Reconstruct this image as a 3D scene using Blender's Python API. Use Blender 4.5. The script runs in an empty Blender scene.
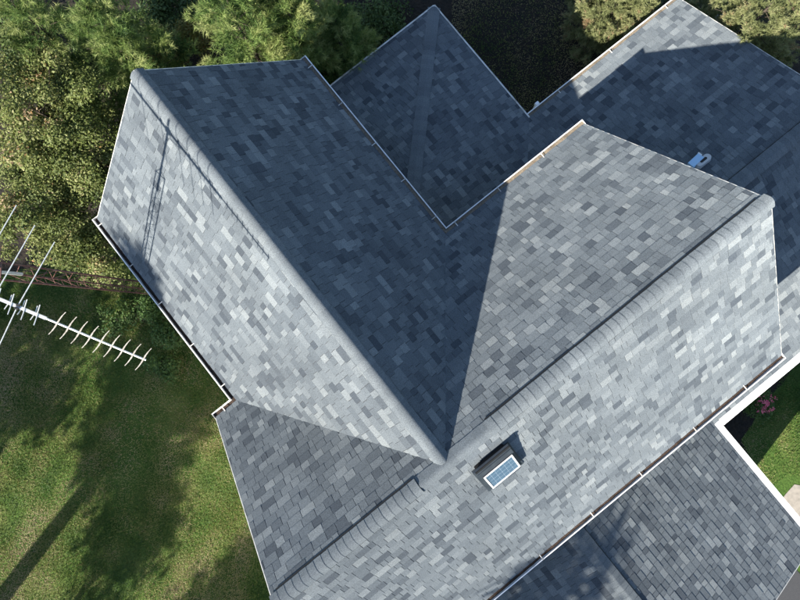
import bpy, math, random
import numpy as np
from mathutils import Matrix, Vector, Quaternion
R = math.radians
sc = bpy.context.scene
COL = sc.collection
rng = np.random.default_rng(7)
random.seed(7)
G = 8.0                       # the ridge stands 8 m above the lawn; all heights below are given from the ridge

# ------------------------------------------------------------------ camera, sky, sun, exposure
CAMR = np.array([[0.78099207, 0.62327368, -0.03976561], [-0.62439570, 0.77785302, -0.07123687], [-0.01346826, 0.08046490, 0.99666645]])
CAMP = np.array([0.588892, 1.549371, 8.3 + G])
cam = bpy.data.cameras.new('camera'); cam.sensor_width = 36; cam.lens = 27.0; cam.clip_start = .1; cam.clip_end = 2000
camo = bpy.data.objects.new('camera', cam); COL.objects.link(camo)
camo.matrix_world = Matrix.Translation(CAMP) @ Matrix([list(r) for r in CAMR]).to_4x4()
sc.camera = camo
AZ, EL = R(12), R(34.5)       # direction the sunlight travels in plan, sun height
TRAVEL = np.array([math.cos(AZ)*math.cos(EL), math.sin(AZ)*math.cos(EL), -math.sin(EL)])
w = bpy.data.worlds.new('World'); sc.world = w; w.use_nodes = True
nt = w.node_tree; bg = nt.nodes['Background']; sky = nt.nodes.new('ShaderNodeTexSky')
sky.sky_type = 'NISHITA'; sky.sun_disc = False; sky.sun_elevation = EL
sky.sun_rotation = math.atan2(-TRAVEL[0], -TRAVEL[1]) % (2*math.pi)
sky.air_density = 1.0; sky.dust_density = .3; sky.ozone_density = 1.6
nt.links.new(sky.outputs[0], bg.inputs[0]); bg.inputs[1].default_value = .088
sl = bpy.data.lights.new('sun', 'SUN'); sl.energy = 5.0; sl.angle = R(.53); sl.color = (1, .94, .845)
so = bpy.data.objects.new('sun', sl); COL.objects.link(so); so.location = (-30, -8, 40)
so.rotation_euler = Vector(TRAVEL).to_track_quat('-Z', 'Y').to_euler()
sc.view_settings.view_transform = 'Standard'; sc.view_settings.look = 'None'
sc.view_settings.gamma = 1; sc.view_settings.exposure = 1.58

# ------------------------------------------------------------------ small helpers
def proj(P):
    P = np.atleast_2d(P); q = (P - CAMP) @ CAMR
    return np.stack([400 + 600*q[:, 0]/-q[:, 2], 300 - 600*q[:, 1]/-q[:, 2]], 1)

class MB:
    def __init__(s): s.v, s.f, s.t = [], [], []
    def face(s, pts, tone=0.):
        b = len(s.v); s.v += [tuple(p) for p in pts]; s.f.append(tuple(range(b, b+len(pts)))); s.t.append(tone)
    def quads(s, v, f, tone=0.):
        b = len(s.v); s.v += [tuple(p) for p in v]; s.f += [tuple(i+b for i in q) for q in f]; s.t += [tone]*len(f)
    def box(s, o, a, b, c, tone=0.):            # corner o and three edge vectors
        o, a, b, c = (np.array(x, float) for x in (o, a, b, c))
        if np.dot(np.cross(a, b), c) < 0: a, b = b, a
        s.quads([o, o+a, o+a+b, o+b, o+c, o+a+c, o+a+b+c, o+b+c],
                [(0,3,2,1), (4,5,6,7), (0,1,5,4), (1,2,6,5), (2,3,7,6), (3,0,4,7)], tone)
    def aabb(s, x0, x1, y0, y1, z0, z1, tone=0.): s.box((x0,y0,z0), (x1-x0,0,0), (0,y1-y0,0), (0,0,z1-z0), tone)
    def tube(s, p0, p1, r0, r1=None, n=6, tone=0., cap=True):
        p0, p1 = np.array(p0, float), np.array(p1, float); r1 = r0 if r1 is None else r1
        d = p1-p0; d /= np.linalg.norm(d); x = np.cross(d, (0,0,1) if abs(d[2]) < .9 else (1,0,0)); x /= np.linalg.norm(x); y = np.cross(d, x)
        vs = [p0+r0*(x*math.cos(a)+y*math.sin(a)) for a in np.arange(n)*2*math.pi/n] + [p1+r1*(x*math.cos(a)+y*math.sin(a)) for a in np.arange(n)*2*math.pi/n]
        fs = [(i, (i+1) % n, n+(i+1) % n, n+i) for i in range(n)]
        if cap: fs += [tuple(range(n))[::-1], tuple(range(n, 2*n))]
        s.quads(vs, fs, tone)
    def path(s, pts, rad, n=6, tone=0.):
        for i in range(len(pts)-1): s.tube(pts[i], pts[i+1], rad[i], rad[i+1], n, tone)
    def prism(s, poly, d, tone=0.):             # closed polygon (3-D points) swept by d
        n = len(poly); p = [np.array(q, float) for q in poly]; d = np.array(d, float)
        s.quads(p+[q+d for q in p], [tuple(range(n))[::-1], tuple(range(n, 2*n))]+[(i, (i+1) % n, n+(i+1) % n, n+i) for i in range(n)], tone)
    def build(s, name, mat, parent=None, smooth=False):
        m = bpy.data.meshes.new(name); m.from_pydata(s.v, [], s.f)
        a = m.attributes.new('tone', 'FLOAT', 'FACE'); a.data.foreach_set('value', np.array(s.t, np.float32))
        if smooth: m.polygons.foreach_set('use_smooth', [True]*len(m.polygons))
        m.materials.append(mat); m.update()
        return link(name, m, parent)

def link(name, data, parent=None):
    o = bpy.data.objects.new(name, data); COL.objects.link(o); o.parent = parent
    return o
def np_mesh(name, V, k, tone, mat, parent=None):   # many loose k-gons at once
    V = np.asarray(V, np.float32).reshape(-1, 3); n = len(V)//k
    m = bpy.data.meshes.new(name); m.vertices.add(n*k); m.vertices.foreach_set('co', V.ravel())
    m.loops.add(n*k); m.loops.foreach_set('vertex_index', np.arange(n*k, dtype=np.int32))
    m.polygons.add(n); m.polygons.foreach_set('loop_start', np.arange(0, n*k, k, dtype=np.int32))
    a = m.attributes.new('tone', 'FLOAT', 'FACE'); a.data.foreach_set('value', np.asarray(tone, np.float32))
    m.materials.append(mat); m.update(calc_edges=True)
    return link(name, m, parent)
def thing(name, label, cat, loc=(0,0,0), group=None):
    o = bpy.data.objects.new(name, None); COL.objects.link(o); o.location = loc; o.empty_display_size = .2
    return tag(o, label, cat, group)
def tag(o, label, cat, group=None):
    o['label'] = label; o['category'] = cat
    if group: o['group'] = group
    return o
def struct(o): o['kind'] = 'structure'; return o

# ------------------------------------------------------------------ materials
def mat(name, col, rough=.7, metal=0., noise=None, bump=None, spec=.3):
    m = bpy.data.materials.new(name); m.use_nodes = True; t = m.node_tree; b = t.nodes['Principled BSDF']
    b.inputs['Base Color'].default_value = (*col, 1); b.inputs['Roughness'].default_value = rough; b.inputs['Metallic'].default_value = metal
    b.inputs['Specular IOR Level'].default_value = spec
    tc = t.nodes.new('ShaderNodeTexCoord')
    if noise:                                   # (scale, other colour, low, high)
        n = t.nodes.new('ShaderNodeTexNoise'); n.inputs['Scale'].default_value = noise[0]; n.inputs['Detail'].default_value = 6
        r = t.nodes.new('ShaderNodeValToRGB'); r.color_ramp.elements[0].position = noise[2]; r.color_ramp.elements[1].position = noise[3]
        r.color_ramp.elements[0].color = (*col, 1); r.color_ramp.elements[1].color = (*noise[1], 1)
        t.links.new(tc.outputs['Object'], n.inputs['Vector']); t.links.new(n.outputs[0], r.inputs[0]); t.links.new(r.outputs[0], b.inputs['Base Color'])
    if bump:
        n = t.nodes.new('ShaderNodeTexNoise'); n.inputs['Scale'].default_value = bump[0]; n.inputs['Detail'].default_value = 4
        u = t.nodes.new('ShaderNodeBump'); u.inputs['Strength'].default_value = bump[1]; u.inputs['Distance'].default_value = bump[2]
        t.links.new(tc.outputs['Object'], n.inputs['Vector']); t.links.new(n.outputs[0], u.inputs['Height']); t.links.new(u.outputs[0], b.inputs['Normal'])
    return m
def ramp(t, stops):
    r = t.nodes.new('ShaderNodeValToRGB'); e = r.color_ramp.elements
    while len(e) < len(stops): e.new(.5)
    for k, (p, c) in enumerate(stops): e[k].position = p; e[k].color = (*c, 1)
    return r
def math_node(t, op, a, b=None):
    n = t.nodes.new('ShaderNodeMath'); n.operation = op
    for i, x in enumerate((a, b)):
        if x is None: continue
        if isinstance(x, (int, float)): n.inputs[i].default_value = x
        else: t.links.new(x, n.inputs[i])
    return n.outputs[0]
def mix_rgb(t, typ, fac, a, b):
    n = t.nodes.new('ShaderNodeMix'); n.data_type = 'RGBA'; n.blend_type = typ
    if isinstance(fac, (int, float)): n.inputs[0].default_value = fac
    else: t.links.new(fac, n.inputs[0])
    for i, x in ((6, a), (7, b)):
        if isinstance(x, tuple): n.inputs[i].default_value = (*x, 1)
        else: t.links.new(x, n.inputs[i])
    return n.outputs[2]
def shingle_mat():
    m = bpy.data.materials.new('asphalt_shingle'); m.use_nodes = True; t = m.node_tree; b = t.nodes['Principled BSDF']
    at = t.nodes.new('ShaderNodeAttribute'); at.attribute_name = 'tone'
    r = ramp(t, [(0, (.055,.066,.078)), (.3, (.092,.107,.119)), (.6, (.120,.137,.148)), (.85, (.150,.168,.177)), (1, (.182,.200,.205))])
    t.links.new(at.outputs['Fac'], r.inputs[0])
    tc = t.nodes.new('ShaderNodeTexCoord')
    g = t.nodes.new('ShaderNodeTexNoise'); g.inputs['Scale'].default_value = 75; g.inputs['Detail'].default_value = 4; g.inputs['Roughness'].default_value = .8
    t.links.new(tc.outputs['Object'], g.inputs['Vector'])
    gr = ramp(t, [(.25, (.55,.56,.6)), (.5, (1,1,1)), (.78, (1.0,1.0,.98))]); t.links.new(g.outputs[0], gr.inputs[0])
    gm = math_node(t, 'MULTIPLY_ADD', g.outputs[0], 2.6); t.nodes[-1].inputs[2].default_value = -.3
    c = mix_rgb(t, 'MULTIPLY', 1.0, r.outputs[0], gm)
    l = t.nodes.new('ShaderNodeTexNoise'); l.inputs['Scale'].default_value = 1.1; l.inputs['Detail'].default_value = 4
    t.links.new(tc.outputs['Object'], l.inputs['Vector'])
    lm = math_node(t, 'MULTIPLY_ADD', l.outputs[0], .5); t.nodes[-1].inputs[2].default_value = .75
    c = mix_rgb(t, 'MULTIPLY', 1.0, c, lm)
    t.links.new(c, b.inputs['Base Color']); b.inputs['Roughness'].default_value = .92; b.inputs['Diffuse Roughness'].default_value = 1.0; b.inputs['Specular IOR Level'].default_value = .25
    u = t.nodes.new('ShaderNodeBump'); u.inputs['Strength'].default_value = .6; u.inputs['Distance'].default_value = .006
    t.links.new(g.outputs[0], u.inputs['Height']); t.links.new(u.outputs[0], b.inputs['Normal'])
    return m
def leaf_mat(name, stops, transl=.3, rough=.6):
    m = bpy.data.materials.new(name); m.use_nodes = True; t = m.node_tree; b = t.nodes['Principled BSDF']; o = t.nodes['Material Output']
    at = t.nodes.new('ShaderNodeAttribute'); at.attribute_name = 'tone'; r = ramp(t, stops)
    t.links.new(at.outputs['Fac'], r.inputs[0]); t.links.new(r.outputs[0], b.inputs['Base Color'])
    b.inputs['Roughness'].default_value = rough; b.inputs['Specular IOR Level'].default_value = .25
    tr = t.nodes.new('ShaderNodeBsdfTranslucent'); t.links.new(r.outputs[0], tr.inputs[0])
    mx = t.nodes.new('ShaderNodeMixShader'); mx.inputs[0].default_value = transl
    t.links.new(b.outputs[0], mx.inputs[1]); t.links.new(tr.outputs[0], mx.inputs[2]); t.links.new(mx.outputs[0], o.inputs[0])
    return m
def ground_mat():
    m = bpy.data.materials.new('lawn_soil'); m.use_nodes = True; t = m.node_tree; b = t.nodes['Principled BSDF']
    tc = t.nodes.new('ShaderNodeTexCoord')
    def nz(s, d=5):
        n = t.nodes.new('ShaderNodeTexNoise'); n.inputs['Scale'].default_value = s; n.inputs['Detail'].default_value = d; n.inputs['Roughness'].default_value = .65
        t.links.new(tc.outputs['Object'], n.inputs['Vector']); return n.outputs[0]
    a = ramp(t, [(.34, (.028,.066,.012)), (.52, (.054,.094,.020)), (.66, (.095,.120,.034)), (.8, (.16,.14,.065))]); t.links.new(nz(.8, 7), a.inputs[0])
    f = math_node(t, 'MULTIPLY_ADD', nz(22, 4), 1.6); t.nodes[-1].inputs[2].default_value = .2
    t.links.new(mix_rgb(t, 'MULTIPLY', 1., a.outputs[0], f), b.inputs['Base Color']); b.inputs['Roughness'].default_value = 1; b.inputs['Specular IOR Level'].default_value = .1
    u = t.nodes.new('ShaderNodeBump'); u.inputs['Strength'].default_value = .8; u.inputs['Distance'].default_value = .04
    t.links.new(nz(16), u.inputs['Height']); t.links.new(u.outputs[0], b.inputs['Normal'])
    return m
M = dict(
    shingle=shingle_mat(), ground=ground_mat(),
    deck=mat('roof_deck', (.035,.037,.042), .95),
    white=mat('white_aluminium', (.78,.77,.74), .42, noise=(7, (.60,.56,.50), .52, .80), spec=.5),
    trim=mat('white_trim', (.74,.73,.70), .55, noise=(5, (.58,.55,.5), .55, .85)),
    drip=mat('drip_edge_metal', (.62,.60,.55), .5, noise=(6, (.33,.29,.24), .45, .75)),
    siding=mat('painted_siding', (.62,.60,.55), .6, noise=(2, (.52,.50,.45), .4, .7), bump=(12, .1, .01)),
    debris=mat('gutter_debris', (.032,.022,.017), 1, noise=(45, (.085,.055,.04), .45, .75), bump=(50, .8, .02)),
    silt=mat('gutter_silt', (.20,.165,.12), 1, noise=(35, (.11,.08,.055), .45, .75), bump=(50, .8, .02)),
    vent=mat('black_vent_metal', (.024,.031,.040), .5, noise=(9, (.040,.050,.062), .4, .75), spec=.4),
    backing=mat('panel_backing', (.30,.36,.42), .4),
    black=mat('black_plastic', (.012,.012,.013), .6),
    cell=mat('solar_cell', (.055,.10,.15), .3, noise=(30, (.075,.13,.18), .4, .65), spec=.6),
    alu=mat('weathered_aluminium', (.62,.62,.60), .38, metal=.55, noise=(40, (.42,.40,.36), .5, .8)),
    tan=mat('tarnished_aluminium', (.46,.42,.35), .5, metal=.3, noise=(30, (.32,.28,.22), .45, .7)),
    rust=mat('rusty_red_steel', (.105,.040,.034), .8, noise=(14, (.17,.10,.08), .45, .7)),
    bark=mat('bark', (.050,.038,.028), .95, noise=(7, (.095,.075,.058), .4, .7), bump=(20, .8, .03)),
    soil_shade=mat('soil_and_shade', (.014,.012,.010), 1, noise=(6, (.032,.022,.015), .4, .75), bump=(14, 1, .05)),  # soil of the beds, also the dark colour of the painted lawn shade
    asphalt=mat('asphalt', (.036,.037,.040), .92, noise=(60, (.055,.055,.056), .4, .7), bump=(150, .3, .005)),
    path=mat('pale_concrete', (.27,.24,.20), .9, noise=(9, (.2,.18,.15), .4, .7), bump=(60, .3, .005)),
    stone=mat('grey_stone', (.33,.33,.34), .9, noise=(5, (.2,.2,.21), .4, .7), bump=(15, .6, .02)),
    blue=mat('light_blue_plastic', (.33,.50,.68), .45), pvc=mat('grey_plastic', (.42,.42,.42), .6),
    grass=leaf_mat('grass_blades', [(0, (.038,.080,.016)), (.35, (.088,.138,.028)), (.62, (.170,.187,.052)), (.82, (.25,.225,.090)), (1, (.33,.265,.15))], .35),
    olive=leaf_mat('olive_leaves', [(0, (.040,.062,.014)), (.4, (.110,.138,.034)), (.75, (.195,.210,.072)), (.92, (.28,.26,.12)), (.975, (.29,.15,.05)), (1, (.32,.23,.14))], .3),
    pine=leaf_mat('pine_needles', [(0, (.034,.072,.022)), (.35, (.098,.165,.042)), (.65, (.20,.265,.076)), (1, (.33,.36,.14))], .35),
    spruce=leaf_mat('spruce_needles', [(0, (.09,.11,.045)), (.5, (.20,.22,.09)), (.9, (.30,.30,.15)), (1, (.27,.18,.10))], .25),
    shrub=leaf_mat('shrub_leaves', [(0, (.03,.07,.015)), (.6, (.085,.145,.035)), (1, (.16,.19,.06))], .3),
    autumn=leaf_mat('autumn_leaves', [(0, (.07,.08,.015)), (.5, (.15,.14,.03)), (.8, (.22,.15,.04)), (1, (.25,.09,.02))], .3),
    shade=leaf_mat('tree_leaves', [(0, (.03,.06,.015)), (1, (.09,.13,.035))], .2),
    pink=leaf_mat('pink_petals', [(0, (.55,.06,.15)), (1, (.85,.25,.34))], .25),
)

# ------------------------------------------------------------------ ground, beds, drive, path
lawn = MB()
lawn.face([(-220,-220,0), (220,-220,0), (220,220,0), (-220,220,0)]); struct(lawn.build('ground', M['ground']))
def sheet(name, pts, z, m, thick=0.):
    b = MB()
    if thick: b.prism([(x, y, z-thick) for x, y in pts], (0,0,thick))
    else: b.face([(x, y, z) for x, y in pts])
    return struct(b.build(name, m))
def wavy(pts, amp=.12, step=.4):
    out = []
    for i in range(len(pts)):
        a, b = np.array(pts[i], float), np.array(pts[(i+1) % len(pts)], float); n = max(1, int(np.linalg.norm(b-a)/step))
        for k in range(n): out.append(tuple(a+(b-a)*k/n+rng.normal(0, amp, 2)*(.6 if k else .3)))
    return out
sheet('planting_bed', wavy([(-9,11), (-3.4,8.6), (-2.4,6.9), (2.5,6.9), (3,7.1), (7.0,7.6), (8.6,9.5), (9.5,16), (5,22), (-6,22), (-12,14)]), .006, M['soil_shade'])
sheet('flower_bed', wavy([(4.5,-8), (4.5,-3.6), (12,-3.6), (12,-4.75), (7.4,-5.45), (6.0,-5.85), (5.35,-7.9)], .05), .006, M['soil_shade'])
sheet('lawn_shade_sheet', wavy([(5.6,4.1), (10.5,4.1), (16,3.9), (17,9), (14,15), (8.6,12), (6.9,7.7)]), .004, M['soil_shade'])  # no real bed: dark sheet over the lawn, standing in for deep shade
sheet('garden_bed', wavy([(10.2,4.4), (10.2,-3), (17,-3), (17,4.0), (13.2,4.2)]), .008, M['soil_shade'])
sheet('driveway', [(-4,-7.7), (4.9,-7.7), (4.9,-22), (-4,-22)], .012, M['asphalt'])
sheet('path', wavy([(5.5,-7.75), (6.3,-7.6), (7.4,-8.7), (7.4,-20), (5.5,-20)], .03), .010, M['path'])

# ------------------------------------------------------------------ the house: roof slopes
La, wA, wN, wS, H, uL, uR = 7.1228, 2.4298, 2.7384, 2.7596, 2.7506, 2.9484, 5.8313
EZ, PL = -5.2, .375                                   # eave height and pitch of the lower roofs
house = thing('house', 'two storey house with steep cross gabled roofs of blue grey asphalt shingles', 'house', (0,0,0))
EXPO = .141
def slope_frame(P0, down, pitch):
    """point on the eave, plan direction that falls, pitch -> along-eave, up-slope and normal vectors"""
    d = np.array([down[0], down[1], 0.]); g = np.array([-down[0], -down[1], pitch]); g /= np.linalg.norm(g)
    n = np.array([down[0]*pitch, down[1]*pitch, 1.]); n /= np.linalg.norm(n); e = np.cross(g, n)
    return np.array([P0[0], P0[1], P0[2]+G], float), e, g, n
def clip(poly, a, b):                                # keep the left side of a->b
    out = []; d = (b[0]-a[0], b[1]-a[1])
    for i in range(len(poly)):
        p, q = poly[i], poly[(i+1) % len(poly)]
        sp = d[0]*(p[1]-a[1])-d[1]*(p[0]-a[0]); sq = d[0]*(q[1]-a[1])-d[1]*(q[0]-a[0])
        if sp >= 0: out.append(p)
        if (sp >= 0) != (sq >= 0):
            k = sp/(sp-sq); out.append((p[0]+(q[0]-p[0])*k, p[1]+(q[1]-p[1])*k))
    return out
def area(p): return .5*sum(p[i][0]*p[(i+1) % len(p)][1]-p[(i+1) % len(p)][0]*p[i][1] for i in range(len(p)))
SHINGLES = []                                        # (verts, faces, tone, projected area, roof name)
def shingle_slope(roof, plan, P0, down, pitch, skip=None, over=.05):
    O, e, g, n = slope_frame(P0, down, pitch)
    st = []
    for (x, y) in plan:
        z = P0[2]-pitch*((x-P0[0])*down[0]+(y-P0[1])*down[1])+G
        q = np.array([x, y, z])-O; st.append((q@e, q@g))
    if area(st) < 0: st = st[::-1]
    s0, s1 = min(p[0] for p in st), max(p[0] for p in st); t1 = max(p[1] for p in st)
    # the eave course hangs a little over the edge
    cl = [(a, b if b > 1e-3 else b-over) for a, b in st]
    i = 0; t = -over
    while t < t1:
        tt = t+EXPO; s = s0-random.uniform(0, .3); hi = random.random() < .5; run = random.random()
        while s < s1:
            if hi: wd = random.choice((.10, .13, .15, .18, .21, .24))
            else: wd = random.choice((.09, .12, .15, .17, .20, .24))
            j = random.uniform(-.0035, .0035)
            gp = random.uniform(.0015, .0045); cell = [(s+gp, t+j), (s+wd-gp, t+j), (s+wd-gp, tt+.006), (s+gp, tt+.006)]
            for k in range(len(cl)):
                if cell: cell = clip(cell, cl[k], cl[(k+1) % len(cl)])
            th = (.0090 if hi else .0055)+random.uniform(-.0012, .0016)
            if random.random() < .93: run = random.choice((.05, .18, .28, .36, .42, .46, .5, .54, .58, .62, .7, .82, .95))
            tone = min(1, max(0, run+random.gauss(0, .06)))
            s += wd; hi = not hi if random.random() < .8 else hi
            if not cell or len(cell) < 3 or area(cell) < 1.5e-4: continue
            c = O+e*np.mean([p[0] for p in cell])+g*np.mean([p[1] for p in cell])
            if skip and skip(c): continue
            if roof == 'main' and (max(O[2]+g[2]*p[1] for p in cell) > G-.03): 
                cell = [(a_, min(b_, (G-.055-O[2])/g[2])) for a_, b_ in cell]
                if area(cell) < 1.5e-4: continue
            top = []
            for (a, b) in cell:
                f = min(1, max(0, (b-t)/EXPO)); top.append(O+e*a+g*b+n*(th*(1-f)+.0015*f))
            bot = [O+e*a+g*b-n*.004 for a, b in cell]; m = len(cell)
            fs = [tuple(range(m))]+[(k, m+k, m+(k+1) % m, (k+1) % m) for k in range(m)]
            pr = proj(np.array(top)); pa = abs(area([tuple(q) for q in pr]))
            ok = pr[:, 0].min() > 2 and pr[:, 0].max() < 798 and pr[:, 1].min() > 2 and pr[:, 1].max() < 598
            SHINGLES.append((top+bot, fs, tone, pa if ok else 0, roof))
        t = tt; i += 1
def deck(mb, plan, P0, down, pitch, th=.05):
    z = lambda x, y: P0[2]-pitch*((x-P0[0])*down[0]+(y-P0[1])*down[1])+G-.004
    mb.prism([(x, y, z(x, y)) for x, y in plan], (0, 0, -th))
pA, pN, pS = H/wA, H/wN, H/wS
MAIN = [  # plan polygon, point on eave, fall direction, pitch
    ([(0,0), (0,La), (-wA,La), (-wA,wN)], (-wA,wN,-H), (-1,0), pA),
    ([(0,0), (wA,wN), (wA,La), (0,La)], (wA,wN,-H), (1,0), pA),
    ([(0,0), (uR,0), (uR,wN), (wA,wN)], (wA,wN,-H), (0,1), pN),
    ([(0,0), (-wA,wN), (-uL,wN), (-uL,0)], (-uL,wN,-H), (0,1), pN),
    ([(-uL,0), (-uL,-wS), (uR,-wS), (uR,0)], (-uL,-wS,-H), (0,-1), pS)]
UC, VD = 10.65, -7.21                                 # ends of the two lower gables
LOW = [
    ([(6.08,3.92), (6.08,7.42), (2.1,3.44), (2.1,2.4), (4.56,2.4)], (6.08,3.92,EZ), (1,0), PL),
    ([(6.08,7.42), (2.1,7.42), (2.1,3.44)], (2.1,7.42,EZ), (0,1), PL),
    ([(6.08,3.92), (2.145,-.015), (UC,-.015), (UC,3.92)], (6.08,3.92,EZ), (0,1), PL),
    ([(UC,-.015), (.885,-.015), (4.82,-3.95), (UC,-3.95)], (4.82,-3.95,EZ), (0,-1), PL),
    ([(4.82,-3.95), (.93,-.06), (.93,VD), (4.82,VD)], (4.82,-3.95,EZ), (1,0), PL),
    ([(.93,-2.4), (.93,VD), (-2.96,VD), (-2.96,-2.4)], (-2.96,-2.4,EZ), (-1,0), PL)]
def inside(c): return (-2.6 < c[0] < 5.5 and -2.4 < c[1] < 2.4) or (-2.08 < c[0] < 2.08 and 0 < c[1] < 6.8)
dk = MB()
for pl_ in MAIN: deck(dk, *pl_)
main_roof = dk.build('main_roof', M['deck'], house)
dk = MB()
for pl_ in LOW[:2]: deck(dk, *pl_)
hip_roof = dk.build('hip_roof', M['deck'], house)
dk = MB()
for pl_ in LOW[2:4]: deck(dk, *pl_)
east_roof = dk.build('gable_roof', M['deck'], house)
dk = MB()
for pl_ in LOW[4:]: deck(dk, *pl_)
south_roof = dk.build('wing_roof', M['deck'], house)
for pl_ in MAIN: shingle_slope('main', *pl_)
for pl_ in LOW[:2]: shingle_slope('hip', *pl_, skip=inside)
for pl_ in LOW[2:4]: shingle_slope('east', *pl_, skip=inside)
for pl_ in LOW[4:]: shingle_slope('south', *pl_, skip=inside)
ROOFS = dict(main=main_roof, hip=hip_roof, east=east_roof, south=south_roof)
order = sorted(range(len(SHINGLES)), key=lambda i: -SHINGLES[i][3]); big = set(order[:300])
rest = MB()
for i, (v, f, tn, pa, rf) in enumerate(SHINGLES):
    if i in big:
        b = MB(); b.quads(v, f, tn); b.build('shingle', M['shingle'], ROOFS[rf])
    else: rest.quads(v, f, tn)
sh = rest.build('shingle_courses', M['shingle'], house); sh['kind'] = 'stuff'

# ridge caps, bent over the ridge, each lapping the next
def caps(parent, P, Q, a, pa, b, pb, lift=.004, half=.165, expo=.128, rad=.05, tone0=.62):
    P = np.array(P, float)+(0,0,G); Q = np.array(Q, float)+(0,0,G); L = np.linalg.norm(Q-P); d = (Q-P)/L; n = max(1, int(round(L/expo))); ex = L/n
    A = np.array([a[0], a[1], -pa]); A -= d*(A@d); A /= np.linalg.norm(A); B = np.array([b[0], b[1], -pb]); B -= d*(B@d); B /= np.linalg.norm(B)
    nA = np.cross(A, d); nA *= np.sign(nA[2]); nB = np.cross(B, d); nB *= np.sign(nB[2]); up = (nA+nB)/np.linalg.norm(nA+nB)
    th = math.acos(np.clip(nA@nB, -1, 1)); T = rad*math.tan(th/2)
    for k in range(n):
        wj = half+random.uniform(-.004, .004); tone = min(1, max(.25, random.gauss(tone0, .08)))
        def row(t, l):
            c = P+d*t+up*(lift+l)/math.cos(th/2); ctr = c-up*rad/math.cos(th/2); r = [c+A*wj, c+A*(wj*.5+T*.5)]
            for q in range(6):
                f = q/5; nn = nA*math.sin((1-f)*th)+nB*math.sin(f*th); nn /= np.linalg.norm(nn); r.append(ctr+nn*rad)
            return r+[c+B*(wj*.5+T*.5), c+B*wj]
        t0, t1 = k*ex, min(L, (k+1)*ex+.02); lj = random.uniform(0, .0015); m = 10
        top = row(t0, .0068+lj)+row(t1, .003); bot = row(t0, -.004)+row(t1, -.006)
        fs = [(i, i+1, m+1+i, m+i) for i in range(m-1)]+[(2*m+i, 2*m+1+i, i+1, i) for i in range(m-1)]+[(0, m, 3*m, 2*m), (m-1, 3*m-1, 4*m-1, 2*m-1)]
        mb = MB(); mb.quads(top, fs[:m-1], tone); mb.quads(top+bot, fs[m-1:], tone); o = mb.build('ridge_cap', M['shingle'], parent); pol = o.data.polygons
        for i in range(m-1): pol[i].use_smooth = True
def vent_strip(parent, P, Q, a, pa, b, pb, halfA=.172, halfB=.15, h=.023):
    P = np.array(P, float)+(0,0,G); Q = np.array(Q, float)+(0,0,G); d = (Q-P)/np.linalg.norm(Q-P)
    A = np.array([a[0], a[1], -pa]); A /= np.linalg.norm(A); B = np.array([b[0], b[1], -pb]); B /= np.linalg.norm(B)
    nA = np.cross(A, d); nA *= np.sign(nA[2]); nB = np.cross(B, d); nB *= np.sign(nB[2])
    m = MB(); m.prism([P+A*halfA, P+A*halfA+nA*h, P+A*.125+nA*h, P-(0,0,.012), P+B*.125+nB*h, P+B*halfB+nB*h, P+B*halfB, P-(0,0,.05)], Q-P); return m.build('ridge_vent', M['black'], parent)
N_, S_, E_, W_ = (0,1), (0,-1), (1,0), (-1,0)
vent_strip(main_roof, (.80,0,0), (uR-.1,0,0), N_, pN, S_, pS)
vent_strip(main_roof, (-.50,0,0), (-uL+.1,0,0), N_, pN, S_, pS)
caps(main_roof, (uR+.03,0,0), (.76,0,0), N_, pN, S_, pS, lift=.026, rad=.085)
caps(main_roof, (-.46,0,0), (-uL-.02,0,0), N_, pN, S_, pS, lift=.026, rad=.085)
caps(main_roof, (-.45,0,0), (.80,0,0), N_, pN, S_, pS, lift=.010, rad=.045)
caps(main_roof, (0,.03,0), (0,La+.02,0), E_, pA, W_, pA, lift=.024, rad=.085, half=.18, tone0=.7)
q2 = 1/math.sqrt(2)
caps(hip_roof, (6.06,7.40,EZ+.01), (2.15,3.49,EZ+PL*3.93), (q2,-q2), PL*q2, (-q2,q2), PL*q2, half=.15, lift=.012, tone0=.66)
caps(east_roof, (uR-.25,-.015,EZ+PL*3.935), (UC+.02,-.015,EZ+PL*3.935), N_, PL, S_, PL, lift=.026)
caps(south_roof, (.93,-2.5,EZ+PL*3.89), (.93,VD-.02,EZ+PL*3.89), E_, PL, W_, PL, lift=.026)
vent_strip(south_roof, (.93,-2.6,EZ+PL*3.89), (.93,VD+.1,EZ+PL*3.89), E_, PL, W_, PL)
vent_strip(east_roof, (uR-.2,-.015,EZ+PL*3.935), (UC-.1,-.015,EZ+PL*3.935), N_, PL, S_, PL)

# walls
def gable_wall(name, poly, sweep, parent=house):
    m = MB(); m.prism(poly, sweep); return m.build(name, M['siding'], parent)
k = .10
gable_wall('wall', [(-2.13,.3,0), (2.13,.3,0), (2.13,.3,G-H+.3*pA-k), (0,.3,G-k-.08), (-2.13,.3,G-H+.3*pA-k)], (0,6.55,0))
gable_wall('wall', [(-2.65,-2.45,0), (-2.65,2.45,0), (-2.65,2.45,G-H+.29*pN-k), (-2.65,0,G-k-.08), (-2.65,-2.45,G-H+.31*pS-k)], (8.2,0,0))
gable_wall('wall', [(5.56,-3.6,0), (5.56,3.6,0), (5.56,3.6,G+EZ+.03), (5.56,-.015,G+EZ+PL*3.93-k), (5.56,-3.6,G+EZ+.03)], (4.8,0,0))
gable_wall('wall', [(-2.6,-2.46,0), (4.5,-2.46,0), (4.5,-2.46,G+EZ+.03), (.93,-2.46,G+EZ+PL*3.89-k), (-2.6,-2.46,G+EZ+.03)], (0,-4.45,0))
m = MB(); m.aabb(2.14, 5.75, 2.46, 7.05, 0, G+EZ+.02); m.build('wall', M['siding'], house)

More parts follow.
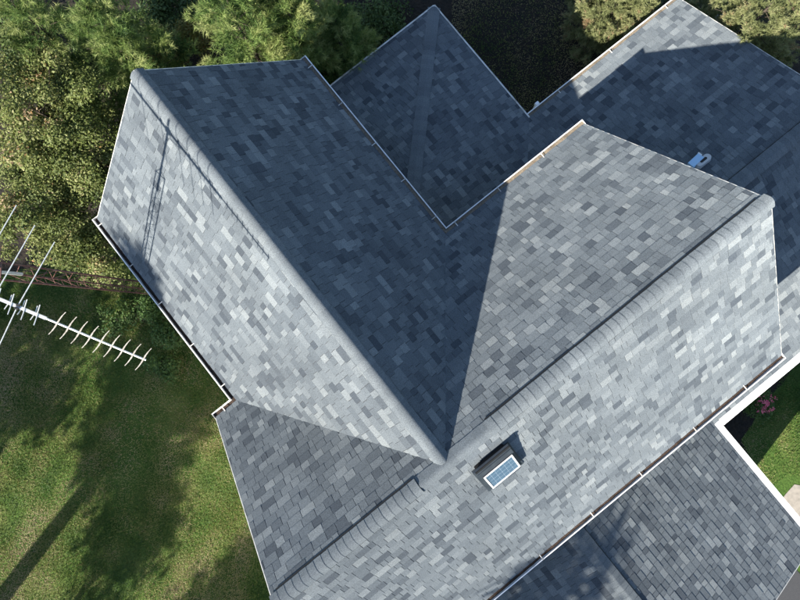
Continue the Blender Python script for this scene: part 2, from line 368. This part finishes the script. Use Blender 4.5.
# fascia and rake boards, drip edges
def board(name, P, Q, out, h, th, mat_, drop=.0, parent=house, lift=0.):
    P = np.array(P, float)+(0,0,G+lift-drop); Q = np.array(Q, float)+(0,0,G+lift-drop)
    m = MB(); m.box(P, Q-P, np.array([out[0], out[1], 0.])*th, (0,0,-h)); return m.build(name, mat_, parent)
for P, Q, o in [((-wA,wN,-H), (-wA,La,-H), W_), ((wA,wN,-H), (wA,La,-H), E_), ((wA,wN,-H), (uR,wN,-H), N_), ((-uL,wN,-H), (-wA,wN,-H), N_), ((-uL,-wS,-H), (uR,-wS,-H), S_),
                ((6.08,3.92,EZ), (6.08,7.42,EZ), E_), ((2.1,7.42,EZ), (6.08,7.42,EZ), N_), ((6.1,3.92,EZ), (UC,3.92,EZ), N_), ((4.82,-3.95,EZ), (UC,-3.95,EZ), S_), ((4.82,VD,EZ), (4.82,-3.95,EZ), E_), ((-2.96,VD,EZ), (-2.96,-2.5,EZ), W_)]:
    board('fascia', P, Q, (-o[0], -o[1]), .17, .025, M['trim'], drop=.058)
for P, Q, o, pr in [((-wA,La,-H), (0,La,0), N_, main_roof), ((wA,La,-H), (0,La,0), N_, main_roof), ((uR,wN,-H), (uR,0,0), E_, main_roof), ((uR,-wS,-H), (uR,0,0), E_, main_roof),
                ((-uL,wN,-H), (-uL,0,0), W_, main_roof), ((-uL,-wS,-H), (-uL,0,0), W_, main_roof), ((UC,3.92,EZ), (UC,-.015,EZ+PL*3.935), E_, east_roof), ((UC,-3.95,EZ), (UC,-.015,EZ+PL*3.935), E_, east_roof),
                ((4.82,VD,EZ), (.93,VD,EZ+PL*3.89), S_, south_roof), ((-2.96,VD,EZ), (.93,VD,EZ+PL*3.89), S_, south_roof)]:
    board('rake_board', P, Q, (-o[0], -o[1]), .2, .03, M['trim'], drop=.075)
    board('drip_edge', P, Q, o, .055, .012, M['drip'], lift=.004, parent=pr)
board('drip_edge', (6.08,3.95,EZ), (6.08,7.435,EZ), E_, .06, .03, M['drip'], parent=hip_roof, lift=.016)
board('drip_edge', (2.4,7.42,EZ), (6.08,7.42,EZ), N_, .06, .03, M['drip'], parent=hip_roof, lift=.016)

# gutters: a folded metal trough, debris inside, strap hangers across
PROF = [(.004,0), (.004,-.095), (.085,-.095), (.108,-.055), (.118,-.03), (.124,.004), (.106,.004), (.106,-.002), (.119,-.004), (.112,-.03), (.102,-.055), (.081,-.09), (.009,-.09), (.009,0)]
def gutter(P, Q, o, m0=0, m1=0, step=.9, first=.3, wide=1., debris='debris', cover=False, drop=.012):
    P = np.array(P, float)+(0,0,G-drop); Q = np.array(Q, float)+(0,0,G-drop); L = np.linalg.norm(Q-P); d = (Q-P)/L; o = np.array([o[0], o[1], 0.])
    n = len(PROF); mb = MB()
    va = [P+d*(m0*x*wide)+o*x*wide+np.array((0,0,z)) for x, z in PROF]; vb = [Q-d*(m1*x*wide)+o*x*wide+np.array((0,0,z)) for x, z in PROF]
    mb.quads(va+vb, [(i, (i+1) % n, n+(i+1) % n, n+i) for i in range(n)])
    for en, mm, c in ((0, m0, P), (1, m1, Q)):
        if mm == 0:
            s = d if en == 0 else -d
            mb.prism([c+o*x*wide+np.array((0,0,z)) for x, z in PROF[:6]], s*.004)
    g = mb.build('gutter', M['white'], house)
    if debris:
        db = MB(); N = int(L/.12); rows = []
        for i in range(N+1):
            t = .01+(L-.02)*i/N; a = .012+max(0, m0*.01-t)*0; hz = (-.052 if debris == 'debris' else -.030)+random.uniform(-.010, .010)
            lo = max(t, m0*.10) if m0 else t; c = P+d*min(max(t, m0*.05*wide), L-m1*.05*wide)
            rows.append((c+o*.012*wide+np.array((0,0,hz)), c+o*.055*wide+np.array((0,0,hz+random.uniform(-.01,.012))), c+o*.100*wide+np.array((0,0,hz))))
        for i in range(N):
            for j in (0, 1): db.face([rows[i][j], rows[i+1][j], rows[i+1][j+1], rows[i][j+1]])
        db.build('leaf_debris', M[debris], g)
    if cover:
        cv = MB(); cv.prism([P+o*.0+np.array((0,0,.012)), P+o*.122*wide+np.array((0,0,.0065)), P+o*.126*wide+np.array((0,0,.011)), P+o*.0+np.array((0,0,.020))], Q-P); cv.build('gutter_cover', M['white'], g)
    else:
        t = first
        while t < L-.1:
            hb = MB(); hb.box(P+d*t+o*(-.03)+np.array((0,0,.006)), d*.015, o*(.03+.12*wide), (0,0,.006)); hb.build('hanger', M['drip'], g); t += step*random.uniform(.93, 1.07)
    return g
gutter((-wA,wN,-H), (-wA,La+.03,-H), W_, m0=1, step=.93, first=.4)
gutter((wA,wN,-H), (wA,La+.03,-H), E_, m0=1, step=.95, first=.4, debris='silt')
gutter((wA,wN,-H), (uR+.02,wN,-H), N_, m0=1, step=1.0, first=.3, debris='silt')
gutter((-wA,wN,-H), (-uL-.02,wN,-H), N_, m0=1, step=.5, first=.3)
gutter((-uL-.02,-wS,-H), (uR+.02,-wS,-H), S_, step=1.22, first=.5)
gc = gutter((6.12,3.92,EZ), (UC+.02,3.92,EZ), N_, wide=1.1, debris='silt', step=1.6, first=.9)
gutter((4.82+.15,-3.95,EZ), (UC+.02,-3.95,EZ), S_, wide=1.3, debris=False, cover=True)
gutter((4.82,-3.95-.02,EZ), (4.82,VD-.02,EZ), E_, wide=1.08, debris=False, cover=True)
dn = MB()
dn.box((6.42,4.065,G+EZ-.10), (.085,0,0), (0,.07,0), (0,0,.085)); dn.box((6.425,4.06,G+EZ-.5), (.075,0,0), (0,.06,0), (0,0,.42)); dn.box((6.425,3.66,.1), (.075,0,0), (0,.06,0), (0,0,G+EZ-.58))
dn.path([(6.4625,4.09,G+EZ-.45), (6.4625,3.69,G+EZ-.7)], [.04,.04]); dn.build('downspout', M['white'], house)

# ------------------------------------------------------------------ solar attic fan on the south slope
O, e_, g_, n_ = slope_frame((0,0,0), S_, pS)
def on(u, s, z): return np.array([u, 0, G])-g_*s+n_*z      # u along the ridge, s down the slope, z off it
fan = thing('solar_vent', 'black solar powered roof vent with white framed blue panel near the ridge', 'roof vent', tuple(on(.55, .85, 0)))
def fb(name, u0, u1, s0, s1, z0, z1, m, z0b=None, z1b=None, parent=fan):
    """wedge box; z..b are the heights at the lower (downhill) side"""
    z0b = z0 if z0b is None else z0b; z1b = z1 if z1b is None else z1b
    o = fan.location; P = [on(u0,s0,z0), on(u1,s0,z0), on(u1,s1,z0b), on(u0,s1,z0b), on(u0,s0,z1), on(u1,s0,z1), on(u1,s1,z1b), on(u0,s1,z1b)]
    mb = MB(); mb.quads([p-np.array(o) for p in P], [(0,1,2,3)[::-1], (4,5,6,7), (0,1,5,4), (1,2,6,5), (2,3,7,6), (3,0,4,7)][::1]); return mb.build(name, m, parent)
us, ue = .22, .84
fb('flashing', us-.02, ue+.03, .50, 1.19, .010, .018, M['vent'])
fb('housing', us+.05, ue-.05, .44, 1.02, .014, .115, M['black'], z1b=.065)
hood = fb('hood', us, ue, .36, 1.06, .115, .145, M['vent'], z0b=.060, z1b=.085)
fb('hood_rib', us+.02, ue-.005, .365, .40, .143, .160, M['black'], parent=hood)
fb('hood_rib', us+.02, ue-.005, .47, .49, .135, .146, M['vent'], parent=hood)
pan = fb('solar_panel', us+.06, ue-.04, .61, 1.04, .118, .135, M['black'], z0b=.084, z1b=.101)
def pz(s): return .135+(s-.61)*(.101-.135)/.43
def strip(name, u0, u1, s0, s1, h0, h1, m): return fb(name, u0, u1, s0, s1, pz(s0)+h0, pz(s0)+h1, m, z0b=pz(s1)+h0, z1b=pz(s1)+h1, parent=pan)
pu0, pu1, ps0, ps1 = us+.06, ue-.04, .61, 1.04; fw = .024
for a in ((pu0, pu1, ps0, ps0+fw), (pu0, pu1, ps1-fw, ps1), (pu0, pu0+fw, ps0+fw, ps1-fw), (pu1-fw, pu1, ps0+fw, ps1-fw)): strip('panel_frame', *a, .001, .012, M['white'])
nu, ns = 6, 4; cu = (pu1-pu0-2*fw)/nu; cs = (ps1-ps0-2*fw)/ns
strip('backing_sheet', pu0+fw, pu1-fw, ps0+fw, ps1-fw, .0005, .003, M['backing'])
for i in range(nu):
    for j in range(ns):
        strip('solar_cell', pu0+fw+cu*i+.003, pu0+fw+cu*(i+1)-.003, ps0+fw+cs*j+.004, ps0+fw+cs*(j+1)-.004, .0032, .005, M['cell'])

# ------------------------------------------------------------------ the two small things on the shaded lower roof
O2, e2, g2, n2 = slope_frame((6.08,3.92,EZ), N_, PL)
def hitC(x, y):                                          # roof point seen at a picture position
    dd = CAMR @ np.array([(x-400)/600, (300-y)/600, -1.]); P0 = np.array([6.08, 3.92, EZ+G]); return CAMP+dd*((P0-CAMP)@n2)/(dd@n2)
def onC(u, v, z): return np.array([u, v, EZ+PL*(3.92-v)+G])+n2*z
c = hitC(687, 165.5)+n2*.016
bx = thing('plastic_box', 'small light blue plastic box lying on the shaded lower roof', 'box', tuple(c))
b0 = MB(); b0.box((0,0,0), (.30,.02,0), g2*.15, n2*.09); b0.build('body', M['blue'], bx)
b0 = MB(); b0.box(np.array([.301,.035,0])+n2*.012, (.025,0,0), g2*.09, n2*.07); b0.build('end_cap', M['white'], bx)
vp = thing('vent_cap', 'rounded grey vent cap with dark slot beside the light blue box', 'vent cap', tuple(hitC(702.5, 162.5)+n2*.012))
def stadium(L, r, z0, z1, taper=1.):
    lo, hi = [], []
    for k_ in range(20):
        a = 2*math.pi*k_/20; x = r*math.cos(a)+(L if math.cos(a) > 0 else -L); y = r*math.sin(a)
        for lst, z, f in ((lo, z0, 1), (hi, z1, taper)): lst.append(np.array([x*f, 0, 0])-g2*(-y*f)+n2*z)
    return lo, hi
mb = MB(); lo, hi = stadium(.11, .085, 0, .09, .9); n = 20
mb.quads(lo+hi, [tuple(range(n, 2*n))]+[(i, (i+1) % n, n+(i+1) % n, n+i) for i in range(n)]); mb.build('hood', M['pvc'], vp)
mb = MB(); lo, hi = stadium(.055, .03, .088, .094); mb.quads(lo+hi, [tuple(range(n, 2*n))]+[(i, (i+1) % n, n+(i+1) % n, n+i) for i in range(n)]); mb.build('slot', M['black'], vp)

# ------------------------------------------------------------------ antenna and its lattice tower
TB, TT = np.array([-2.42, 5.72, 0]), np.array([-2.92, 5.62, 8.75])
tw = thing('lattice_tower', 'rusty red triangular lattice antenna tower rising beside the eave', 'tower', tuple(TB))
d = TT-TB; d /= np.linalg.norm(d); ax = np.cross((0,1,0), d); ax /= np.linalg.norm(ax); ay = np.cross(d, ax)
Lt = np.linalg.norm(TT-TB); legs = [ax*math.cos(a)*.125+ay*math.sin(a)*.125 for a in (R(20), R(140), R(260))]
for l in legs:
    m = MB(); m.tube(l, l+d*Lt, .0125, n=8); m.build('leg', M['rust'], tw)
stp = .40
for i in range(int(Lt/stp)):
    for j in range(3):
        a, b = legs[j], legs[(j+1) % 3]; m = MB()
        z0 = i*stp; m.tube(a+d*z0, b+d*(z0+stp/2), .0045, n=5); m.tube(b+d*(z0+stp/2), a+d*(z0+stp), .0045, n=5); m.build('brace', M['rust'], tw)
for j in range(3):
    m = MB(); m.tube(legs[j]+d*(Lt-.02), legs[(j+1) % 3]+d*(Lt-.02), .009); m.build('brace', M['rust'], tw)
TIP, JCT = np.array([-1.96,3.41,1.09+G]), np.array([-3.03,5.60,1.83+G])
an = thing('tv_antenna', 'aluminium television antenna with long rods and toothed boom above the lawn', 'antenna', tuple(JCT))
bd = (JCT-TIP); bl = np.linalg.norm(bd); bd /= bl                      # from the tip towards the mast and beyond
el = np.cross(bd, (0,0,1)); el /= np.linalg.norm(el); up = np.cross(el, bd); up *= np.sign(up[2])
def bp(t): return TIP+bd*t-JCT                                         # along the boom, from the tip
m = MB(); m.tube(TT-d*.5-JCT, np.array([0,0,.25]), .024, n=10); m.build('mast', M['alu'], an)
m = MB(); m.tube(bp(0), bp(1.28), .0125, n=8); m.build('director_boom', M['alu'], an)
m = MB(); m.box(bp(1.18)-el*.018-up*.016, bd*2.75, el*.036, up*.032); m.build('boom', M['alu'], an)
m = MB(); m.box(bp(bl-.06)-el*.04-up*.035, bd*.12, el*.08, up*.07); m.build('mast_clamp', M['alu'], an)
cx = MB(); cpts = [bp(bl-.35)-up*.03, bp(bl-.1)-up*.10, np.array([.03,0,-.25]), TT-d*.3-JCT+np.array([.04,.02,0]), TB-JCT+d*5.2+legs[0]*1.15, TB-JCT+d*1.0+legs[0]*1.15]
cx.path(cpts, [.006]*6, 6); cx.build('coax_cable', M['black'], an)
for i in range(9):                                                     # bowed director strips
    t = .03+i*.128; hl = .155; m = MB(); pts = []
    for k_ in range(7):
        x = -1+2*k_/6; pts.append(bp(t)+el*x*hl+bd*(-.045*(x*x)*np.sign(x)*.6)+up*.014)
    for k_ in range(6):
        wv = .019*(1-.65*abs((k_-2.5)/3)); m.box(pts[k_]-bd*wv/2, pts[k_+1]-pts[k_], bd*wv, up*.004)
    m.build('director', M['tan'], an)
for i in range(5):                                                     # short stubs in pairs
    t = 1.28+i*.145
    for s in (-1, 1):
        m = MB(); m.tube(bp(t)-el*s*.02+up*.02, bp(t+.02*s)+el*.12*s+up*.03, .0065, n=6); m.tube(bp(t+.035)-el*s*.02-up*.02, bp(t+.05)+el*.09*s-up*.02, .0065, n=6); m.build('stub', M['alu'], an)
tt = [1.50, 1.76, 2.02, 2.30, 2.75, 3.25, 3.8]; hl = [.84, .92, 1.04, 1.10, 1.12, 1.14, 1.18]
for t, h_ in zip(tt, hl):
    for s in (-1, 1):
        m = MB(); m.tube(bp(t)+el*s*.015+up*.026, bp(t-.03)+el*h_*s+up*.02, .0075, .006, n=6); m.build('rod', M['alu'], an)
        m = MB(); m.box(bp(t-.02)+el*s*.02+up*.02-el*.012, bd*.04, el*.024*1, up*.022); m.build('insulator', M['black'], an)

# ------------------------------------------------------------------ vegetation
def orient(nr):
    """two tangent vectors for each normal, with a random spin"""
    nr = nr/np.linalg.norm(nr, axis=1, keepdims=True); a = rng.normal(size=nr.shape); a -= nr*(a*nr).sum(1, keepdims=True); a /= np.linalg.norm(a, axis=1, keepdims=True)
    return a, np.cross(nr, a), nr
def leaf_quads(P, nr, ln, wd):
    a, b, nr = orient(nr); ln = ln[:, None]; wd = wd[:, None]
    return np.stack([P-a*ln*.5, P+b*wd*.5+nr*wd*.12, P+a*ln*.5, P-b*wd*.5+nr*wd*.12], 1)
def lumps(n, C_, rad, jitter=.25):
    """clump centres spread through and over an ellipsoid, uneven"""
    u = rng.normal(size=(n, 3)); u /= np.linalg.norm(u, axis=1, keepdims=True); r = rng.uniform(.35, 1, n)**.55
    return np.array(C_)+u*r[:, None]*np.array(rad)*(1+rng.normal(0, jitter, (n, 1)))
def limbs(mb, base, top, ends, r0, n=10):
    base, top = np.array(base, float), np.array(top, float); K = 7; pts = [base+(top-base)*i/K+np.array([*rng.normal(0, .05, 2), 0])*(0 < i < K) for i in range(K+1)]
    mb.path(pts, [r0*(1.25 if i == 0 else 1)*(1-.82*i/K) for i in range(K+1)], n)
    for e in ends:
        e = np.array(e, float); f = np.clip((e[2]-base[2])/(top[2]-base[2])-.22-.1*rng.random(), .12, .92); s = base+(top-base)*f; r = r0*(1-.82*f)*.5
        mid = (s+e)/2+np.array([*rng.normal(0, .08, 2), -.06]); mb.path([s, mid, e], [r, r*.6, r*.2], 5)
def leafy(name, label, loc, h, crown_c, rad, nl, per, leaf, m, r0, group=None, sig=.3, cat='tree', base_h=None, flat=.75):
    t = thing(name, label, cat, (loc[0], loc[1], 0), group)
    C_ = np.array(crown_c, float)-np.array([loc[0], loc[1], 0]); ctr = lumps(nl, C_, rad); ctr[:, 2] = np.maximum(ctr[:, 2], .25)
    sg = sig*rng.uniform(.55, 1.35, nl); cnt = np.maximum(20, (per*(sg/sig)**1.6)).astype(int); idx = np.repeat(np.arange(nl), cnt); N = len(idx)
    u = rng.normal(size=(N, 3)); u /= np.linalg.norm(u, axis=1, keepdims=True); rr = rng.random(N)**.42
    P = ctr[idx]+u*(rr*sg[idx])[:, None]*np.array([1.35, 1.35, flat])*(1+rng.normal(0, .16, (N, 1))); P[:, 2] = np.maximum(P[:, 2], .04)
    nr = u*.7+rng.normal(0, .55, (N, 3))+np.array([-.15, 0, .65]); ln = leaf*rng.uniform(.65, 1.3, N)
    tone = np.clip(rng.normal(.45, .17, nl)[idx]+rng.normal(0, .17, N), 0, 1)
    np_mesh('crown', leaf_quads(P, nr, ln, ln*rng.uniform(.45, .65, N)), 4, tone, m, t)
    mb = MB(); tp = C_+np.array([0, 0, rad[2]*.55]); limbs(mb, (0,0,-.1), tp, ctr[::max(1, nl//22)], r0); mb.build('trunk', M['bark'], t, smooth=True)
    return t
def needle_tufts(P, D, per, ln, wd):
    """bottle-brush tufts: per needles radiate forward from each P along D"""
    n = len(P); D = D/np.linalg.norm(D, axis=1, keepdims=True); Q = np.repeat(P, per, 0); F = np.repeat(D, per, 0); N = len(Q)
    sp = rng.normal(size=(N, 3)); sp -= F*(sp*F).sum(1, keepdims=True); sp /= np.linalg.norm(sp, axis=1, keepdims=True)
    al = rng.uniform(.25, 1.25, N)[:, None]; nd = F*np.cos(al)+sp*np.sin(al); root = Q+F*(rng.uniform(-.5, .45, N)*ln)[:, None]
    sd = np.cross(nd, rng.normal(size=(N, 3))); sd /= np.linalg.norm(sd, axis=1, keepdims=True); L = (ln*rng.uniform(.7, 1.2, N))[:, None]
    return np.stack([root-sd*wd*.5, root+sd*wd*.5, root+nd*L], 1)
def conifer(name, label, loc, h, r, whorls, per_br, ln, wd, per, m, r0, low=.15, group=None, droop=.15, power=.8, cat='tree', lean=(0,0), clump=.30):
    t = thing(name, label, cat, (loc[0], loc[1], 0), group); P, D, T = [], [], []; mb = MB()
    top = np.array([lean[0], lean[1], h]); K = 6; pts = [top*(i/K)+np.array([*rng.normal(0, .03, 2), 0]) for i in range(K+1)]
    mb.path(pts, [r0*(1-.93*i/K) for i in range(K+1)], 8)
    for w_ in range(whorls):
        f = low+(1-low)*(w_+.3*rng.random())/whorls; zc = h*f; rad = r*(1-f)**power*rng.uniform(.75, 1.1)+.10; nb = rng.integers(4, 7); a0 = rng.random()*7
        for k_ in range(nb):
            a = a0+k_*2*math.pi/nb+rng.normal(0, .25); L = rad*rng.uniform(.7, 1.12); dr = np.array([math.cos(a), math.sin(a), 0]); s = top*f
            e = s+dr*L+np.array([0, 0, L*(.28-droop)*rng.uniform(.4, 1.2)]); mid = (s+e)/2+np.array([0, 0, -.06*L])
            mb.path([s, mid, e], [max(.009, r0*.16*(1-f)), .008, .004], 5); tb = np.clip(rng.normal(.48, .14), .1, .9)
            side = np.array([-dr[1], dr[0], 0])
            npl = max(2, int(round(L*4.2)))
            for q in range(npl):                                       # a plume of tufts at each twig end
                x = rng.uniform(.35, 1.0) if q else 1.0; c_ = s*(1-x)**2+2*mid*x*(1-x)+e*x*x+side*L*clump*(1.05-x*.6)*rng.normal(0, .6)+np.array([0, 0, .04+.1*rng.random()])
                ax_ = dr*.9+side*rng.normal(0, .5)+np.array([0, 0, .5+.4*rng.random()]); ax_ /= np.linalg.norm(ax_); pr = ln*rng.uniform(1.0, 1.7); k2 = max(4, int(per_br*(pr/ln)**1.5)); tb2 = tb+rng.normal(0, .1)
                o_ = rng.normal(size=(k2, 3)); o_ /= np.linalg.norm(o_, axis=1, keepdims=True); o_ *= (rng.random((k2, 1))**.5)*pr; o_ += ax_*((o_@ax_)[:, None]*.7)
                for o1 in o_: P.append(c_+o1); D.append(ax_*.9+o1/pr*.9+np.array([0, 0, .15])); T.append(tb2+.22*(o1@ax_)/pr)
    P += [top+rng.normal(0, .05, 3) for _ in range(8)]; D += [np.array([*rng.normal(0, .3, 2), 1]) for _ in range(8)]; T += [.6]*8
    P, D = np.array(P), np.array(D); V = needle_tufts(P, D, per, ln, wd)
    tone = np.clip(np.repeat(np.array(T)+rng.normal(0, .08, len(P)), per)+rng.normal(0, .12, len(V)), 0, 1)
    np_mesh('crown', V, 3, tone, m, t); mb.build('trunk', M['bark'], t, smooth=True)
    return t
def at(x, y, z):
    dd = CAMR @ np.array([(x-400)/600, (300-y)/600, -1.]); return CAMP+dd*(z-CAMP[2])/dd[2]
# pines behind the house (image position, top height)
pg = 'pines behind the house'
for (x, y, h, r, lab) in [(22, 12, 5.2, 1.3, 'green pine at the far left corner behind the olive tree'),
                          (100, 16, 5.2, 1.15, 'bright green pine between the olive tree and the gable, left of the larger pines'),
                          (232, 12, 5.6, 1.45, 'large feathery pine directly above the gabled roof edge'),
                          (293, 22, 4.9, 1.2, 'pale feathery pine touching the corner of the gutter'),
                          (338, 30, 3.9, .95, 'half shaded pine between the gutter corner and the hip roof'),
                          (270, -40, 5.8, 1.3, 'tall pine behind the row, cut by the picture edge')]:
    b = at(x, y, h-.5); conifer('pine_tree', lab, b, h, r, 12, 11, .125, .0105, 22, M['pine'], .08, low=.12, group=pg, droop=.05, clump=.55, power=.6)
# spruces beyond the lower gable
for (x, y, h, r, lab) in [(783, -6, 4.6, 2.0, 'sunlit yellow green spruce beyond the lower gable end'),
                          (632, -22, 3.4, 1.15, 'small yellow green spruce poking in beside the cream gutter')]:
    b = at(x, y, h-.6); conifer('spruce_tree', lab, b, h, r, 17, 16, .085, .0115, 22, M['spruce'], .08, low=.05, group='spruces beyond the lower gable', droop=.25, clump=.6, power=.65)
# olive leaved small trees and shrubs at the left
for (x, y, zc, rx, rz, nl, lab) in [(35, 108, 3.6, 1.45, 1.1, 90, 'olive leaved small tree filling the left edge near the pines'),
                                    (92, 165, 2.5, 1.0, 1.0, 60, 'olive leaved bushy tree close to the gable rake'),
                                    (30, 205, 2.5, 1.2, 1.0, 75, 'olive leaved bushy tree above the antenna rods'),
                                    (85, 250, 1.6, .8, .8, 34, 'low olive shrub beside the gutter corner and tower')]:
    b = at(x, y, zc); leafy('small_tree', lab, b, 0, (b[0], b[1], zc), (rx, rx, rz), nl, 400, .064, M['olive'], .07, group='olive leaved trees left of the house', sig=.25)
for (x, y, zc, rx, nl, lab) in [(165, 52, 1.6, .55, 14, 'small yellowing shrub behind the gable rake'), (318, 74, 1.5, .5, 14, 'yellow and orange leaved shrub between gutter and hip roof'), (200, 40, 1.2, .6, 14, 'dark low shrub under the pines')]:
    b = at(x, y, zc); leafy('shrub', lab, b, 0, (b[0], b[1], zc), (rx, rx, .5), nl, 220, .07, M['autumn'], .03, group='shrubs behind the house', sig=.22, cat='shrub')
for (x, y, zc, rx, nl, lab) in [(150, 308, .6, .42, 12, 'green leafy plant at the wall below the tower'), (175, 335, .5, .38, 10, 'green leafy plant in the middle under the long gutter'), (163, 362, .35, .35, 9, 'low green plant farthest from the tower under the gutter'), (118, 318, .4, .4, 9, 'low green plant on the lawn between antenna and gutter')]:
    b = at(x, y, zc); leafy('shrub', lab, b, 0, (b[0], b[1], zc), (rx, rx, .28), nl, 170, .075, M['shrub'], .02, group='plants along the wall', sig=.19, cat='shrub')
for (x, y, zc, rx, lab) in [(62, 70, .8, .8, 'filler shrub added to darken the ground between the leftmost pine and the olive tree'), (150, 30, .7, .8, 'filler shrub added to darken the gap between the pines'),
                            (120, 72, .7, .7, 'filler shrub added to darken the ground beside the gable corner'), (178, 8, .7, .8, 'filler shrub added to darken the ground left of the large feathery pine'), (10, 50, .8, .8, 'filler shrub added to darken the ground at the left picture edge'), (380, 25, .6, .7, 'filler shrub added to darken the ground beside the hip roof eave')]:
    b = at(x, y, zc); leafy('shrub', lab, b, 0, (b[0], b[1], zc), (rx, rx, .45), 24, 170, .085, M['shade'], .03, group='added filler shrubs behind the house', sig=.26, cat='shrub')  # shrubs added as filler so the sunlit soil between the trees turns dark
b = at(762, 404, .45); fl = leafy('flowering_plant', 'pink flowering plant in the shaded bed beside the white gutter', b, 0, (b[0], b[1], .42), (.34, .34, .22), 12, 130, .07, M['shrub'], .015, sig=.15, cat='flower')
cc = rng.normal(0, .13, (26, 3))*np.array([1, 1, .5])+np.array([0, 0, .62]); bl_ = MB(); PP = np.repeat(cc, 9, 0)+rng.normal(0, .025, (26*9, 3))
np_mesh('blossom', leaf_quads(PP, rng.normal(0, .5, (len(PP), 3))+np.array([0,0,1.]), np.full(len(PP), .035), np.full(len(PP), .03)), 4, rng.random(len(PP)), M['pink'], fl)
# trees that stand outside the picture and shade the lawn and roof
sg_ = 'trees on the sunny side'
conifer('pine_tree', 'tall pine outside the picture shading the lawn and gutter', (-16.0, 2.1), 14.95, 2.25, 16, 5, .34, .05, 22, M['shade'], .28, low=.40, group=sg_, droop=.05, clump=.6, power=.7, lean=(.1,.80))
leafy('shade_tree', 'broad tree outside the picture shading the left edge lawn', (-17.0, 6.2), 0, (-16.8, 6.4, 6.8), (2.1, 1.6, 2.0), 60, 150, .2, M['shade'], .16, group=sg_, sig=.55)
leafy('shade_tree', 'slender tree outside the picture beside the tall pine', (-16.6, .4), 0, (-16.3, .7, 6.0), (1.0, .8, 1.1), 24, 150, .2, M['shade'], .12, group=sg_, sig=.5)
leafy('shade_tree', 'tree outside the picture shading the grass by the front corner', (-17.2, -3.1), 0, (-17.0, -3.1, 7.4), (1.3, 1.0, 1.3), 30, 140, .2, M['shade'], .14, group=sg_, sig=.5)
leafy('shade_tree', 'tall tree outside the picture shading the lower wing roof', (-13.2, -6.2), 0, (-13.0, -6.25, 12.5), (1.7, 1.35, 2.1), 46, 120, .2, M['shade'], .2, group=sg_, sig=.5)
# stepping stones beyond the lower gable
for i, (x, y, s) in enumerate([(728, -4, .20), (726, 6, .24), (722, 18, .20)]):
    b = at(x, y, .02); mb = MB(); n = 11; lo = []; mid = []; hi = []
    for k_ in range(n):
        a = 2*math.pi*k_/n; q = s*random.uniform(.85, 1.12); lo.append((q*math.cos(a), q*math.sin(a), 0)); mid.append((q*math.cos(a), q*math.sin(a), .05)); hi.append((q*.86*math.cos(a), q*.86*math.sin(a), .065))
    mb.quads(lo+mid+hi, [tuple(range(2*n, 3*n))]+[(j*n+i_, j*n+(i_+1) % n, (j+1)*n+(i_+1) % n, (j+1)*n+i_) for j in (0, 1) for i_ in range(n)])
    o = mb.build('stepping_stone', M['stone']); o.location = (b[0], b[1], .008)
    tag(o, ['stepping stone farthest from the roof edge, at the picture top', 'middle stepping stone of the three beyond the lower gable', 'stepping stone nearest the lower gable rake'][i], 'stone', 'stepping stones')
# grass blades on the lawn near the house
def grass(n_per, box, cond):
    x0, x1, y0, y1 = box; n = int((x1-x0)*(y1-y0)*n_per); P = np.stack([rng.uniform(x0, x1, n), rng.uniform(y0, y1, n), np.zeros(n)], 1)
    q = proj(P); k_ = (q[:, 0] > -90) & (q[:, 0] < 890) & (q[:, 1] > -90) & (q[:, 1] < 690) & cond(P[:, 0], P[:, 1]); return P[k_]
def patch(P, scale, seed):
    r = np.random.default_rng(seed); s = np.zeros(len(P))
    for k_ in range(14):
        a = r.uniform(0, 6.28); f = r.uniform(.5, 2.6)*scale; s += np.sin((P[:, 0]*math.cos(a)+P[:, 1]*math.sin(a))*f+r.uniform(0, 6.28))
    return s/3.2
GP = np.concatenate([
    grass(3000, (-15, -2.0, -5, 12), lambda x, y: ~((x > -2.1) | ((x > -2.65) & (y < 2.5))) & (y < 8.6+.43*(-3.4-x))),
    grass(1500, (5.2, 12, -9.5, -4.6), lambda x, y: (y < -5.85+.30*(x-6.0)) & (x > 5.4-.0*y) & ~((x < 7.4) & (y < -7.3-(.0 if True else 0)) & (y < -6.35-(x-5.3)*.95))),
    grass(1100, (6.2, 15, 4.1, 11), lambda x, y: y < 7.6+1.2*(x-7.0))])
n = len(GP); dens = patch(GP, 1.6, 5); pt = patch(GP, .75, 3)+.5*patch(GP, 3.1, 9)
keep = rng.random(n) < np.clip(.85-.25*dens, .3, 1); GP, pt = GP[keep], pt[keep]; n = len(GP)
hb = rng.uniform(.02, .055, n)*(1+.25*np.clip(-pt, -1, 1)); a = rng.uniform(0, 6.283, n); lean = rng.uniform(.3, 1.3, n)
dr = np.stack([np.cos(a), np.sin(a), np.zeros(n)], 1); sd = np.stack([-np.sin(a), np.cos(a), np.zeros(n)], 1)*(rng.uniform(.006, .013, n)[:, None])
tip = GP+dr*(hb*lean)[:, None]+np.array([0,0,1.])*hb[:, None]; V = np.stack([GP-sd, GP+sd, tip], 1)
cl_ = rng.random(n) < np.clip(.35-.3*patch(GP, 2.2, 21), .05, .8)                     # broad flat weed leaves among the blades
lq = leaf_quads(GP[cl_]+np.array([0,0,.035]), rng.normal(0, .45, (cl_.sum(), 3))+np.array([0,0,1.]), np.full(cl_.sum(), .036), np.full(cl_.sum(), .03)); V[cl_] = lq[:, [0, 1, 2]]
tn = .60+.33*pt+rng.normal(0, .17, n); tn[cl_] -= .13
gr = np_mesh('grass', V, 3, np.clip(tn, 0, 1), M['grass'])
gr['kind'] = 'stuff'; gr['label'] = 'patchy lawn grass, green with dry yellow patches'; gr['category'] = 'grass'
print('shingles', len(SHINGLES), 'grass', n)
